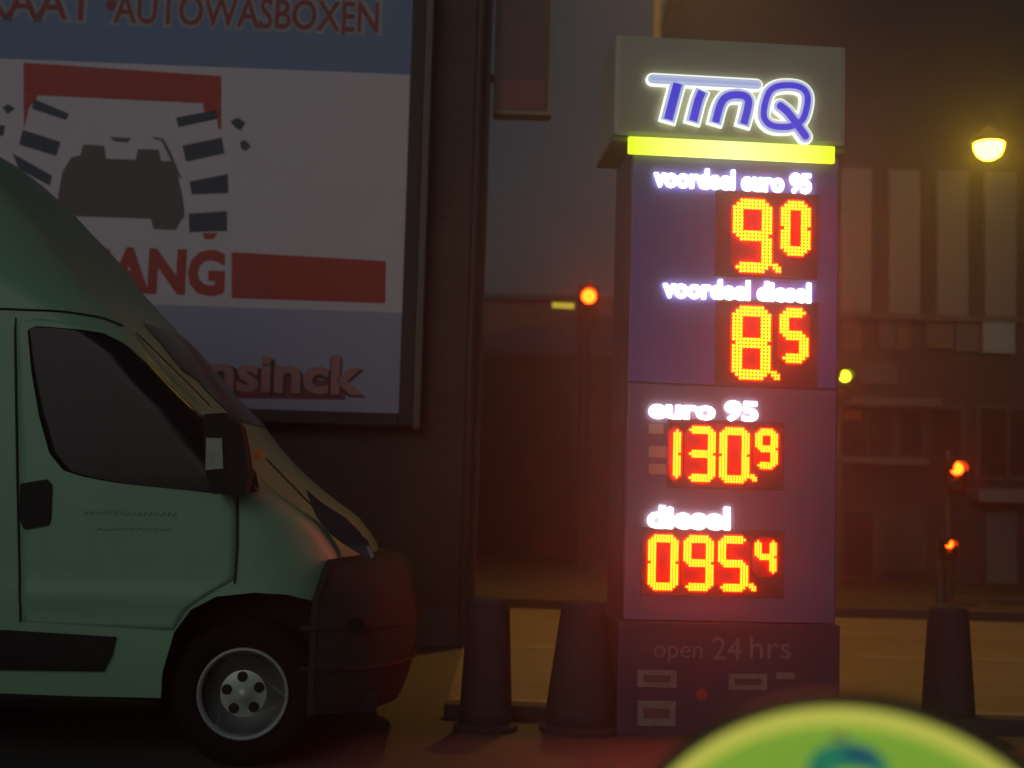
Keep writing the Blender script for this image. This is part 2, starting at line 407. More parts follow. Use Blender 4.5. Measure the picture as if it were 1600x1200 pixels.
d = display(1004, 830, 1220, 929); digit(d, '0', 1011, 835, 1059, 922); digit(d, '9', 1066, 836, 1114, 923); digit(d, '5', 1120, 837, 1168, 924); digit(d, '4', 1177, 841, 1212, 899, True); point(d, 1168, 911, 1180, 925)
# small printed notes left of the euro price, lettering and card stickers on the plinth
note = mat('pale_print', (0.50, 0.46, 0.36), 0.6)
for (x0, y0, x1, y1) in ((1013, 663, 1036, 678), (1013, 697, 1042, 715), (1013, 725, 1042, 741)):
    a, z0, b, z1 = PF.rect(x0, y0, x1, y1)
    obj('printed_note', B(a, -0.0145, z0, b, -0.0122, z1), note, py)
dim = mat('dim_lettering', (0.24, 0.21, 0.21), 0.6)
for s, r_ in (('open', (1020, 1008, 1096, 1036)), ('24', (1112, 995, 1157, 1030)), ('hrs', (1170, 994, 1234, 1028))):
    text('lettering', s, PF.rect(*r_), -0.021, dim, py, bold=0.0, depth=0.003)
stk = mat('card_sticker', (0.27, 0.24, 0.21), 0.5, var=0.5, scale=30); stk2 = mat('sticker_print', (0.14, 0.08, 0.075), 0.5, var=0.6, scale=40)
for (x0, y0, x1, y1) in ((995, 1046, 1056, 1073), (1137, 1052, 1197, 1077), (1211, 1050, 1240, 1060), (995, 1094, 1054, 1133)):
    a, z0, b, z1 = PF.rect(x0, y0, x1, y1)
    s_ = obj('card_sticker', B(a, -0.0235, z0, b, -0.0205, z1), stk, py)
    if y1 - y0 > 20: obj('print', B(a + (b - a) * .15, -0.0252, z0 + (z1 - z0) * .3, b - (b - a) * .15, -0.024, z1 - (z1 - z0) * .3), stk2, s_)
a, z0, b, z1 = PF.rect(1086, 1075, 1104, 1092)
bm = bmesh.new(); lathe(bm, [((b - a) / 2, 0), ((b - a) / 2, 0.003)], 16, 'y', ((a + b) / 2, -0.0205, (z0 + z1) / 2)); obj('round_sticker', bm, mat('red_sticker', (0.5, 0.04, 0.05), 0.4), py)

# ================================================================ VAN
VB = ground(377, 1200)
VF = Frame((VB.x, 6.10, 0), R(2.0))
van = thing('delivery_van', 'whitish high roof delivery van, green light put into its colour, with black bumper parked before the brick building', 'van', VF.o, VF.yaw)
V = VF.L
green_lit_van_paint = mat('green_lit_van_paint', (0.22, 0.43, 0.255), 0.48, var=0.14, scale=2.0, coat=0.12)  # whitish van; green cast of the forecourt light put into its colour
glass = mat('tinted_glass', (0.012, 0.012, 0.012), 0.22, var=0.1, spec=0.25)
WID = 2.04
# silhouette of the front end: (px, py) from bumper line up to roof
sil = [VF.L(px, p_, 0.72) for px, p_ in ((588, 1000), (590, 935), (589, 885), (582, 852), (552, 812), (502, 776), (456, 736), (420, 697), (389, 656), (345, 612), (288, 542), (230, 481),
       (190, 437), (152, 386), (112, 345), (74, 304), (30, 264), (-5, 238), (-60, 214), (-150, 196))]
ZT = sil[-1][1]
def xfront(z):
    if z <= sil[0][1]: return sil[0][0]
    for (xa, za), (xb, zb) in zip(sil, sil[1:]):
        if za <= z <= zb: return xa + (xb - xa) * (z - za) / max(1e-6, zb - za)
    return sil[-1][0]
def yoff(z):
    y = 0.0
    if z > 1.35: y += 0.10 * ((z - 1.35) / (ZT - 1.35)) ** 1.3
    if z > ZT - 0.22: q = (z - (ZT - 0.22)) / 0.22; y += 0.30 * (1 - math.sqrt(max(0, 1 - q * q)))
    if z < 0.5: y += 0.05 * ((0.5 - z) / 0.5)
    if 0.72 < z < 0.86: y -= 0.008 * math.sin((z - 0.72) / 0.14 * math.pi)
    return y
def corner(z):
    if z < 1.05: return 0.42, 0.34
    if z < 1.30: q = (z - 1.05) / 0.25; return 0.42 - 0.22 * q, 0.34 - 0.14 * q
    if z < 1.95: return 0.20, 0.20
    q = min(1, (z - 1.95) / 0.4); return 0.20 + 0.35 * q, 0.20 + 0.10 * q
XR = V(377, 1083)[0] - 4.0                                   # rear end of the van
BOW = 0.13
def section(z, n=9):
    xf = xfront(z); rx, ry = corner(z); y0 = yoff(z); bow = BOW
    P = [(XR + 0.12, y0 + 0.0)]
    for k in range(1, 26): P.append((XR + 0.12 + (xf - bow - rx - XR - 0.12) * k / 26, y0))
    for k in range(n + 1):
        t = math.pi / 2 * k / n
        P.append((xf - bow - rx + rx * math.sin(t), y0 + ry - ry * math.cos(t)))
    ya = y0 + ry
    for k in range(1, 8):
        t = k / 8; P.append((xf - bow * (1 - t) ** 2, ya + (WID / 2 - ya) * t))
    P.append((xf, WID / 2))
    far = [(x, WID - y) for x, y in P[-2::-1]]
    return P + far + [(XR, WID - y0 - 0.12), (XR, y0 + 0.12)]
def surf_y(x, z):
    rx, ry = corner(z); xf = xfront(z) - BOW
    if x <= xf - rx: return yoff(z)
    t = min(0.999, (x - (xf - rx)) / rx)
    return yoff(z) + ry - ry * math.sqrt(1 - t * t)
ZB = V(130, 1089)[1]
zs = [ZB + (sil[2][1] - ZB) * k / 8 for k in range(8)] + [sil[2][1] + (ZT - 0.22 - sil[2][1]) * k / 44 for k in range(44)] + [ZT - 0.22 + 0.22 * math.sin(math.pi / 2 * k / 8) for k in range(9)]
bm = bmesh.new(); rings = [[bm.verts.new((x, y, z)) for x, y in section(z)] for z in zs]
n = len(rings[0])
for a, b in zip(rings, rings[1:]):
    for k in range(n): bm.faces.new((a[k], a[(k + 1) % n], b[(k + 1) % n], b[k]))
bm.faces.new(rings[0][::-1]); bm.faces.new(rings[-1])
bmesh.ops.recalc_face_normals(bm, faces=list(bm.faces))
body = obj('body', bm, green_lit_van_paint, van, smooth=True)
# wheel arches and the whole front corner below the wing are cut out of the body
arch_px = [(247, 1130), (253, 1052), (272, 988), (298, 953), (338, 932), (398, 926), (448, 930), (484, 941), (506, 877), (640, 877), (700, 877), (700, 1130)]
arch = [V(*p) for p in arch_px]
wx, wz = V(377, 1083)[0], 0.345
rear = [(wx - 3.1 + (x - wx) , z) for x, z in arch[:8]] + [(wx - 3.1 + 0.42, -0.1)]
def boolean(target, cutters):
    for c in cutters:
        md = target.modifiers.new('cut', 'BOOLEAN'); md.operation = 'DIFFERENCE'; md.object = c; md.solver = 'EXACT'
    dg = bpy.context.evaluated_depsgraph_get(); dg.update()
    me = bpy.data.meshes.new_from_object(target.evaluated_get(dg)); target.modifiers.clear(); target.data = me
    for c in cutters: bpy.data.objects.remove(c)
cut = []
for y0, y1 in ((-0.3, 0.36), (WID - 0.36, WID + 0.3)):
    for pl in (arch[:8] + [V(484, 1130)], rear):
        bm = bmesh.new(); prism(bm, pl, y0, y1); cut.append(obj('cutter', bm, black_pl, van))
bm = bmesh.new(); prism(bm, [V(484, 1140), V(484, 941), V(506, 877), V(700, 877), V(700, 1140)], -0.4, WID + 0.4); cut.append(obj('cutter', bm, black_pl, van))
boolean(body, cut)
for p in body.data.polygons: p.use_smooth = True
try:
    body.data.set_sharp_from_angle(angle=R(35))
except Exception: pass
# arch liners
for yl in (0.012, WID - 0.352):
    for pl in (arch[:8], rear[:8]):
        bm = bmesh.new(); c = (sum(p[0] for p in pl) / 8, sum(p[1] for p in pl) / 8)
        q = [(x + (c[0] - x) * .02, z - 0.006) for x, z in pl]
        a = [bm.verts.new((x, yl, z)) for x, z in q]; b = [bm.verts.new((x, yl + 0.34, z)) for x, z in q]
        for k in range(7): bm.faces.new((a[k], a[k + 1], b[k + 1], b[k]))
        obj('arch_liner', bm, black_pl, van)
        obj('arch_back', prism(bmesh.new(), q + [(q[-1][0], q[0][1])], yl + (0.335 if yl < 1 else 0.0), yl + (0.345 if yl < 1 else 0.01)), black_pl, van)
# underbody, so that no daylight passes beneath
obj('underbody', B(XR + 0.15, 0.18, 0.24, wx + 0.62, WID - 0.18, ZB + 0.02, 0.02), black_pl, van)

def skin(name, outline, m, parent, off=0.004, rows=36, cols=10, smooth=True):
    """a panel that follows the van's side: outline in (x, z), filled row by row, with an edge turned back into the body"""
    zz = sorted(p[1] for p in outline); z0, z1 = zz[0] + 1e-4, zz[-1] - 1e-4
    bm = bmesh.new(); G = []
    for k in range(rows + 1):
        z = z0 + (z1 - z0) * k / rows; xs = []
        for (xa, za), (xb, zb) in zip(outline, outline[1:] + outline[:1]):
            if (za <= z < zb) or (zb <= z < za): xs.append(xa + (xb - xa) * (z - za) / (zb - za))
        if len(xs) < 2: continue
        a, b = min(xs), max(xs)
        row = []
        for c in range(cols + 1):
            x = a + (b - a) * c / cols; e_ = 0.004
            sx = max(-3, min(3, (surf_y(x + e_, z) - surf_y(x - e_, z)) / (2 * e_))); sz = max(-3, min(3, (surf_y(x, z + e_) - surf_y(x, z - e_)) / (2 * e_)))
            row.append(bm.verts.new(Vector((x, surf_y(x, z), z)) + Vector((sx, -1, sz)).normalized() * off))
        G.append(row)
    for a, b in zip(G, G[1:]):
        for c in range(cols): bm.faces.new((a[c], a[c + 1], b[c + 1], b[c]))
    ed = [e for e in bm.edges if len(e.link_faces) == 1]
    r = bmesh.ops.extrude_edge_only(bm, edges=ed)
    for v in [g for g in r['geom'] if isinstance(g, bmesh.types.BMVert)]: v.co.y += off + 0.012
    bmesh.ops.recalc_face_normals(bm, faces=list(bm.faces))
    o = obj(name, bm, m, parent, smooth=False)
    return o
def onsurf(px, p_):
    x, z = V(px, p_)
    for k in range(8): x, z = VF.L(px, p_, surf_y(x, z))
    return (x, z)
def PX(*pts): return [onsurf(*p) for p in pts]
def line_px(pts, wpx):
    """a thin closed outline round a px polyline (vertical-ish)"""
    return [onsurf(x - wpx / 2, y) for x, y in pts] + [onsurf(x + wpx / 2, y) for x, y in reversed(pts)]
win = skin('side_window', PX((44, 515), (60, 510), (110, 514), (160, 522), (194, 540), (232, 573), (274, 615), (312, 651), (346, 664), (370, 680), (386, 712), (402, 762), (400, 772), (345, 772), (280, 764), (200, 757), (135, 746), (100, 735), (78, 708), (62, 650), (50, 580)), glass, van, 0.012, rows=60, cols=24)
for p in win.data.polygons: p.use_smooth = True
seam = mat('seam_gap', (0.02, 0.02, 0.02), 0.8)
door = skin('front_door', PX((26, 500), (60, 497), (140, 503), (199, 525), (248, 568), (300, 618), (340, 656), (368, 690), (371, 800), (368, 905), (330, 925), (292, 950), (270, 985), (35, 970), (30, 700)), green_lit_van_paint, van, 0.006, rows=50, cols=24)
for p in door.data.polygons: p.use_smooth = True
for nm, pts in (('door_seam', [(24, 497), (27, 700), (33, 972)]), ('door_seam', [(371, 775), (371, 850), (367, 912)])):
    skin(nm, line_px(pts, 3.0), seam, van, 0.0105, rows=20, cols=1)
hd = skin('door_handle', PX((33, 757), (40, 749), (75, 749), (82, 757), (80, 812), (74, 826), (40, 827), (33, 815)), black_pl, door, 0.02, rows=10, cols=4)
mould = skin('side_moulding', PX((-700, 970), (0, 984), (183, 989), (176, 1020), (162, 1048), (0, 1047), (-700, 1035)), black_pl, van, 0.018, rows=10, cols=20)
skin('rocker_trim', PX((-700, 1062), (0, 1082), (243, 1093), (243, 1099), (0, 1088), (-700, 1068)), black_pl, van, 0.006, rows=4, cols=12)
# faint rows of small sign writing on the door
faint = mat('faint_door_lettering', (0.17, 0.31, 0.20), 0.5)
for (a, b, y, h) in ((132, 190, 801, 7), (196, 276, 803, 7), (150, 262, 827, 5)):
    x = a
    while x < b:
        wl = random.uniform(5, 9)
        skin('lettering', PX((x, y - h / 2), (x + wl, y - h / 2), (x + wl, y + h / 2), (x, y + h / 2)), faint, door, 0.0098, rows=2, cols=1); x += wl + 3
skin('roof_seam', PX((-300, 470), (0, 481), (100, 486), (160, 496), (190, 508), (190, 511), (160, 499), (100, 489), (0, 484), (-300, 473)), seam, van, 0.006, rows=30, cols=24)
skin('pillar_seam', line_px([(212, 520), (250, 556), (300, 605), (330, 636)], 2.5), seam, van, 0.009, rows=20, cols=1)
# head lamp, bonnet shut line, wing repeater
hl = skin('headlight', PX((478, 764), (505, 786), (540, 808), (562, 830), (580, 862), (583, 874), (566, 868), (540, 852), (514, 832), (494, 806)), mat('headlight_glass', (0.05, 0.06, 0.08), 0.08, var=0.2, spec=0.7), van, 0.006, rows=30, cols=8)
skin('chrome_strip', PX((566, 836), (572, 838), (586, 872), (580, 873)), mat('chrome', (0.7, 0.7, 0.68), 0.15, metal=1.0), hl, 0.012, rows=8, cols=2)
skin('bonnet_seam', line_px([(415, 716), (470, 772), (500, 800)], 3.0), seam, van, 0.008, rows=16, cols=1)
skin('wing_repeater', PX((396, 702), (408, 702), (410, 718), (398, 719)), mat('amber_lens', (0.6, 0.18, 0.03), 0.25, emit=(1, 0.25, 0.03), estr=0.05), van, 0.01, rows=4, cols=3)
# windscreen, lying on the sloping front between the pillars
WIN_IN = 0.42
bm = bmesh.new(); G = []
zA, zB_ = V(372, 652)[1], V(222, 488)[1]
for k in range(15):
    z = zA + (zB_ - zA) * k / 14; row = []
    pts = [p for p in section(z, 9) if p[1] > WIN_IN and p[1] < WID - WIN_IN and p[0] > xfront(z) - 0.8]
    for x, y in pts: row.append(bm.verts.new((x + 0.005, y, z + 0.003)))
    G.append(row)
mn = min(len(g) for g in G)
for a, b in zip(G, G[1:]):
    for c in range(mn - 1): bm.faces.new((a[c], a[c + 1], b[c + 1], b[c]))
obj('windscreen', bm, glass, van, smooth=True)
# door mirror
mir = bmesh.new(); mp = [V(330, 650), V(362, 648), V(385, 668), V(392, 700), V(398, 745), V(392, 770), V(345, 772), V(333, 745), V(329, 690)]
prism(mir, mp, -0.17, -0.03, 0.02)
mo = obj('door_mirror', mir, black_pl, van)
obj('mirror_glass', prism(bmesh.new(), [V(334, 686), V(358, 687), V(360, 733), V(333, 735)], -0.180, -0.172, 0.004), mat('mirror_glass', (0.30, 0.36, 0.27), 0.3, var=0.5, scale=18), mo)
obj('mirror_arm', B(V(372, 740)[0], -0.05, V(372, 765)[1], V(392, 740)[0], 0.06, V(372, 748)[1], 0.01), black_pl, mo)
# bumper: one black moulding that wraps round the whole front
bm = bmesh.new(); G = []
zt = V(560, 878)[1] - 0.004
prof = [(0.20, 0.28), (0.08, 0.26), (0.04, 0.35), (0.01, 0.50), (0.0, 0.62), (0.01, 0.71), (0.03, 0.81), (0.06, zt - 0.075), (0.12, zt - 0.03), (0.24, zt)]
xF = VF.L(650, 972, 0.6)[0]; xB = V(488, 1000)[0]
for ins, z in prof:
    P = []; rx, ry = 0.52, 0.62; y0 = 0.0 + ins * 0.2; xf = xF - ins; xB = V(486, 941)[0] + (V(507, 880)[0] - V(486, 941)[0]) * max(0, min(1, (z - V(486, 941)[1]) / (zt - V(486, 941)[1])))
    P.append((xB, y0 + 0.0))
    P.append((max(xB + 0.02, (xB + xf - rx) / 2), y0))
    for k in range(11):
        t = math.pi / 2 * k / 10; P.append((max(xB + 0.03, xf - rx + rx * math.sin(t)), y0 + ry - ry * math.cos(t)))
    P += [(x, WID - y) for x, y in P[::-1]]
    G.append([bm.verts.new((x, y, z)) for x, y in P])
n = len(G[0])
for a, b in zip(G, G[1:]):
    for c in range(n - 1): bm.faces.new((a[c], a[c + 1], b[c + 1], b[c]))
bm.faces.new(G[-1]); bm.faces.new(G[0][::-1]); bm.normal_update()
bmesh.ops.triangulate(bm, faces=[f for f in bm.faces if len(f.verts) > 4]); bmesh.ops.recalc_face_normals(bm, faces=list(bm.faces))
bump_m = mat('bumper_plastic', (0.032, 0.042, 0.034), 0.75, var=0.2, bump=0.1, spec=0.12)
bp = obj('front_bumper', bm, bump_m, van, smooth=True)
try: bp.data.set_sharp_from_angle(angle=R(40))
except Exception: pass
for zc in (0.47, 0.66):
    bm = bmesh.new(); A = []
    for k in range(23):
        t = math.pi * k / 22; cxx = xF - 0.52 + 0.52 * math.sin(t) + 0.004; cyy = 0.62 - 0.64 * math.cos(t) if t < math.pi / 2 else WID - 0.62 - 0.64 * math.cos(t)
        A.append((bm.verts.new((cxx, cyy, zc)), bm.verts.new((cxx, cyy, zc + 0.02))))
    for a_, b_ in zip(A, A[1:]): bm.faces.new((a_[0], b_[0], b_[1], a_[1]))
    obj('bumper_groove', bm, seam, bp)
lathe_f = lathe(bmesh.new(), [(0.035, 0.0), (0.042, 0.004), (0.042, 0.0)], 16, 'y', (V(556, 978)[0], 0.012, V(556, 978)[1])); obj('fog_lamp', lathe_f, black_pl, bp)
# wheels
tyre_m = mat('tyre_rubber', (0.009, 0.009, 0.009), 0.85, var=0.3, bump=0.3, spec=0.2); rim_m = mat('wheel_steel', (0.34, 0.38, 0.36), 0.45, metal=0.3, var=0.2)
hub_m = mat('hub_silver', (0.5, 0.58, 0.5), 0.4, metal=0.2, var=0.25, scale=14); dish_m = mat('wheel_dish', (0.05, 0.055, 0.05), 0.6)
def wheel(x, y, face):
    tyre = lathe(bmesh.new(), [(0.21, 0.0), (0.235, 0.018), (0.285, 0.028), (0.325, 0.012), (0.345, -0.03), (0.348, -0.11), (0.345, -0.19), (0.32, -0.22), (0.21, -0.22)], 48, 'y')
    wh = obj('wheel', tyre, tyre_m, van, smooth=True); wh.location = (x, y, 0.348)
    if face < 0: wh.rotation_euler = (0, 0, math.pi)
    rim = lathe(bmesh.new(), [(0.196, 0.0), (0.199, 0.022), (0.214, 0.026), (0.218, 0.015), (0.212, 0.0)], 48, 'y'); obj('rim', rim, rim_m, wh, smooth=True)
    dish = lathe(bmesh.new(), [(0.0, -0.03), (0.14, -0.03), (0.17, -0.055), (0.197, -0.01)], 40, 'y'); obj('dish', dish, dish_m, wh, smooth=True)
    hub = lathe(bmesh.new(), [(0.142, -0.03), (0.135, -0.012), (0.105, 0.002), (0.04, 0.006), (0.034, 0.022), (0.0, 0.026)], 32, 'y'); obj('hub_disc', hub, hub_m, wh, smooth=True)
    for k in range(5):
        a = 2 * math.pi * k / 5 + 0.4
        hb = lathe(bmesh.new(), [(0.025, 0.0), (0.025, 0.009), (0.0, 0.009)], 12, 'y', (0.080 * math.cos(a), 0, 0.080 * math.sin(a))); obj('hole', hb, black_pl, wh)
wheel(wx, 0.06, 1); wheel(wx - 3.1, 0.06, 1); wheel(wx, WID - 0.06, -1); wheel(wx - 3.1, WID - 0.06, -1)

# ================================================================ BRICK BUILDING AND BILLBOARD
BF = Frame((0, 11.0, 0), R(2.0))
bxr = BF.L(756, 500)[0]
brk = thing('brick_building', 'dark brown brick building carrying the large car wash billboard', 'building', (BF.o.x, BF.o.y, 0), BF.yaw)
obj('wall', B(-9.5, 0.0, 0.32, bxr, 7.0, 7.4), brick_l, brk)
obj('plinth', B(-9.55, -0.03, 0.0, bxr + 0.03, 7.03, 0.318, 0.01), mat('plinth_concrete', (0.10, 0.09, 0.085), 0.9, var=0.3, bump=0.4), brk)
obj('coping', B(-9.6, -0.06, 7.402, bxr + 0.06, 7.06, 7.52, 0.01), mat('coping_stone', (0.25, 0.24, 0.22), 0.8), brk)
tube_b = tube(bmesh.new(), [(bxr - 0.10, -0.06, 0.1), (bxr - 0.10, -0.06, 7.3)], 0.045, 12); obj('downpipe', tube_b, mat('downpipe_brown', (0.05, 0.035, 0.03), 0.6), brk)

PB = Frame(BF.o - BF.n * 0.16, BF.yaw)
bb = thing('billboard', 'large car wash billboard with red gantry pictogram and blue brushes on brick wall', 'billboard', PB.o, PB.yaw)
white_p = mat('poster_white', (0.78, 0.68, 0.71), 0.55, var=0.10, scale=1.2); sky_p = mat('poster_blue', (0.19, 0.28, 0.46), 0.55, var=0.18, scale=1.5)
pale_p = mat('poster_grey_blue', (0.42, 0.42, 0.55), 0.55, var=0.12, scale=1.5); red_p = mat('poster_red', (0.55, 0.06, 0.04), 0.55, var=0.15, scale=2)
navy_p = mat('poster_navy', (0.055, 0.075, 0.105), 0.55, var=0.15); car_p = mat('poster_dark_grey', (0.15, 0.12, 0.105), 0.55, var=0.15, scale=3)
X0 = -6.6
xr_ = PB.L(634, 320)[0]; zb_ = PB.L(500, 642)[1]; zt_ = 6.5
zl1 = PB.L(320, 104)[1]; zl2 = PB.L(480, 484)[1]
obj('panel', B(X0 - .02, 0.0, zb_ - .02, xr_ + .02, 0.10, zt_ + .02), mat('billboard_back', (0.1, 0.1, 0.1), 0.7), bb)
obj('blue_field', B(X0, -0.004, zl1, xr_, -0.0005, zt_), sky_p, bb)
obj('white_field', B(X0, -0.004, zl2, xr_, -0.0005, zl1 - 0.001), white_p, bb)
obj('grey_blue_field', B(X0, -0.004, zb_, xr_, -0.0005, zl2 - 0.001), pale_p, bb)
fr = mat('billboard_frame', (0.035, 0.03, 0.026), 0.6); trim = mat('billboard_trim', (0.14, 0.115, 0.09), 0.5)
t1, t2 = PB.L(656, 320)[0], PB.L(668, 320)[0]
obj('frame', B(xr_ + 0.002, -0.03, zb_ - 0.10, t1, 0.09, zt_ + 0.1, 0.008), fr, bb)
obj('trim', B(t1 + 0.002, -0.045, zb_ - 0.13, t2, 0.08, zt_ + 0.13, 0.01), trim, bb)
obj('frame', B(X0 - 0.1, -0.03, zb_ - 0.11, xr_, 0.09, zb_ - 0.002, 0.008), fr, bb)
obj('frame', B(X0 - 0.1, -0.03, zt_ + 0.002, xr_, 0.09, zt_ + 0.1, 0.008), fr, bb)
obj('frame', B(X0 - 0.12, -0.03, zb_ - 0.11, X0 - 0.002, 0.09, zt_ + 0.1, 0.008), fr, bb)
def flat(name, pts, m, y=-0.006, dep=0.0018): return obj(name, prism(bmesh.new(), [PB.L(*p) for p in pts], y, y + dep), m, bb)
flat('gantry', [(37, 98), (346, 119), (346, 163), (37, 148)], red_p)
flat('gantry_leg', [(37, 148.5), (60, 149.5), (46, 168), (38, 200)], red_p); flat('gantry_leg', [(318, 162), (346, 163.5), (346, 204), (341, 200), (338, 176), (318, 174)], red_p)
for q in ([(54, 155), (108, 178), (104, 188), (50, 170)], [(36, 203), (95, 222), (88, 244), (30, 226)], [(20, 240), (82, 275), (78, 290), (30, 265)],
          [(275, 184), (338, 172), (340, 186), (279, 199)], [(285, 228), (347, 215), (351, 240), (291, 253)], [(296, 284), (356, 272), (357, 302), (300, 304)], [(295, 334), (355, 330), (355, 361), (296, 363)]):
    flat('brush_stripe', q, navy_p)
flat('car_silhouette', [(88, 330), (92, 300), (98, 268), (112, 246), (126, 243), (130, 226), (163, 228), (166, 248), (212, 250), (216, 233), (248, 234), (252, 252), (268, 252), (278, 275), (286, 310), (289, 338), (282, 346), (275, 360), (240, 358), (236, 342), (120, 338)], car_p)
flat('car_roof_line', [(172, 214), (205, 216), (200, 223), (178, 221)], car_p)
flat('car_outline', [(240, 214), (256, 217), (268, 240), (284, 280), (280, 278), (262, 240), (252, 220), (240, 217)], car_p)
for q in ([(360, 190), (372, 184), (384, 192), (376, 205), (367, 199)], [(375, 222), (383, 219), (392, 228), (385, 236), (377, 233)], [(4, 168), (14, 163), (24, 170), (12, 179)], [(-4, 195), (8, 196), (6, 212), (-4, 212)]):
    flat('water_drop', q, navy_p)
flat('red_bar', [(362, 394), (603, 408), (602, 474), (362, 466)], red_p)
flat('bar_mark', [(316, 364), (340, 364), (334, 374), (320, 374)], red_p)
r_ = PB.rect(180, 388, 352, 461); wI = (r_[2] - r_[0])
text('poster_lettering', 'INGANG', (r_[0] - wI * 0.86, r_[1], r_[2], r_[3]), -0.005, red_p, bb, bold=0.045, depth=0.0018)
r_ = PB.rect(330, 553, 568, 615); wI = (r_[2] - r_[0])
text('poster_lettering_shadow', 'ensinck', (r_[0] - wI * .22 + .03, r_[1] - .02, r_[2] + .03, r_[3] - .02), -0.005, mat('poster_brown', (0.10, 0.045, 0.035), 0.6), bb, bold=0.06, depth=0.0018)
text('poster_lettering', 'ensinck', (r_[0] - wI * .22, r_[1], r_[2], r_[3]), -0.0072, mat('poster_salmon', (0.55, 0.24, 0.21), 0.6), bb, bold=0.03, depth=0.0018)
flat('red_swash', [(310, 572), (420, 580), (540, 600), (540, 625), (350, 622)], mat('poster_dull_red', (0.28, 0.055, 0.06), 0.6, var=0.2), -0.0047, 0.001)
r_ = PB.rect(178, -4, 592, 44)
text('poster_lettering_edge', 'AUTOWASBOXEN', (r_[0] - .035, r_[1] - .03, r_[2] + .035, r_[3] + .03), -0.005, mat('poster_pale_edge', (0.42, 0.42, 0.45), 0.6), bb, bold=0.075, depth=0.0018)
text('poster_lettering', 'AUTOWASBOXEN', r_, -0.0075, mat('poster_dark_red', (0.36, 0.07, 0.06), 0.6), bb, bold=0.012, depth=0.0018)
r_ = PB.rect(-260, -26, 174, 26)
text('poster_lettering_edge', 'WASSTRAAT', (r_[0] - .035, r_[1] - .03, r_[2] + .035 - .14, r_[3] + .03), -0.005, MATS['poster_pale_edge'], bb, bold=0.075, depth=0.0018)
text('poster_lettering', 'WASSTRAAT', (r_[0], r_[1], r_[2] - .14, r_[3]), -0.0075, MATS['poster_dark_red'], bb, bold=0.012, depth=0.0018)
c_ = PB.L(182, 8)
flat_c = lathe(bmesh.new(), [(0.05, 0), (0.05, 0.002)], 16, 'y', (c_[0] - .04, -0.004, c_[1])); obj('bullet_mark', flat_c, MATS['poster_dark_red'], bb)

# projecting sign on the corner of the brick building
ps = thing('projecting_sign', 'upright dark red box sign with pale rim jutting from the brick building corner', 'sign', (0, 11.2, 0))
SF = Frame((0, 11.2, 0), 0)
a, z0, b, z1 = SF.rect(775, -180, 866, 180)
rimm = mat('sign_rim', (0.32, 0.26, 0.17), 0.55); t = 0.035
obj('box', B(a + t, 0.0, z0 + t, b - t, 0.16, z1 - t), mat('sign_face', (0.10, 0.026, 0.022), 0.4, var=0.35, scale=2), ps)
obj('red_panel', B(a + t + .03, -0.004, z0 + t + .02, b - t - .03, -0.001, z0 + 0.32), mat('sign_red', (0.22, 0.03, 0.025), 0.4, var=0.3), ps)
for q in ((a, z0, a + t - .001, z1), (b - t + .001, z0, b, z1), (a + t, z0, b - t, z0 + t - .001), (a + t, z1 - t + .001, b - t, z1)):
    obj('rim', B(q[0], -0.02, q[1], q[2], 0.18, q[3], 0.006), rimm, ps)
for zz in (z0 + 0.35, z1 - 0.35):
    obj('bracket', B(a - 0.34, 0.05, zz - 0.03, a - 0.001, 0.11, zz + 0.03, 0.006), dark_metal, ps)

# ================================================================ BOLLARDS
def bollard(xl0, xr0, yt, xl1, xr1, yb, label, m):
    g = ground((xl1 + xr1) / 2, yb); F = Frame((g.x, g.y, 0), 0)
    z1 = F.L((xl0 + xr0) / 2, yt)[1]
    ra = (F.L(xr1, yb)[0] - F.L(xl1, yb)[0]) / 2; rb = (F.L(xr0, yt)[0] - F.L(xl0, yt)[0]) / 2
    t = thing('bollard', label, 'bollard', g, 0, 'tapered bollards at the forecourt edge')
    obj('foot', lathe(bmesh.new(), [(ra + 0.03, 0.0), (ra + 0.03, 0.03), (ra + 0.005, 0.045)], 28), m, t, smooth=False)
    obj('shaft', lathe(bmesh.new(), [(ra, 0.03), (ra * 0.97, 0.12), (rb, z1 - 0.06), (rb * 0.93, z1 - 0.02), (rb * 0.7, z1), (0.0, z1 + 0.008)], 28), m, t, smooth=True)
    r1 = ra + (rb - ra) * 0.3
    return t
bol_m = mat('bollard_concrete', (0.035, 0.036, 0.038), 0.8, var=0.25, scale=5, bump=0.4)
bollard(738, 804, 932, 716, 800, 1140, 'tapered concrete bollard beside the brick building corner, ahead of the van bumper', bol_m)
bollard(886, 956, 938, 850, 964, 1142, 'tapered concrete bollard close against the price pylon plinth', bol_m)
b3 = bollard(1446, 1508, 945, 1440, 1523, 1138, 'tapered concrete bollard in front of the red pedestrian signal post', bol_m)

# ================================================================ ROUND GREEN DISC
RF = Frame((0, 1.65, 0), R(-14))
c = RF.L(1330, 1513)
rr = (RF.L(1500, 1513)[0] - RF.L(1160, 1513)[0]) / 340 * 416
wp = RF.o + RF.x * c[0]
gs = thing('green_disc', 'round lime green dashboard disc with yellow rim, put on an added short post', 'sign', (wp.x, wp.y, 0), RF.yaw)
cz = c[1]
green_l = glow('green_disc_glow', (0.16, 0.30, 0.028), 0.85); rim_l = glow('disc_rim_glow', (0.46, 0.46, 0.07), 0.85)  # even glow added to brighten the disc and its rim
obj('face', lathe(bmesh.new(), [(rr - 0.02, 0.0), (rr - 0.02, 0.012), (0.0, 0.012)], 96, 'y', (0, 0, cz)), green_l, gs)
obj('rim', lathe(bmesh.new(), [(rr - 0.021, -0.03), (rr - 0.020, 0.016), (rr - 0.012, 0.020), (rr - 0.002, 0.014), (rr, -0.03)], 96, 'y', (0, 0, cz)), rim_l, gs, smooth=True)
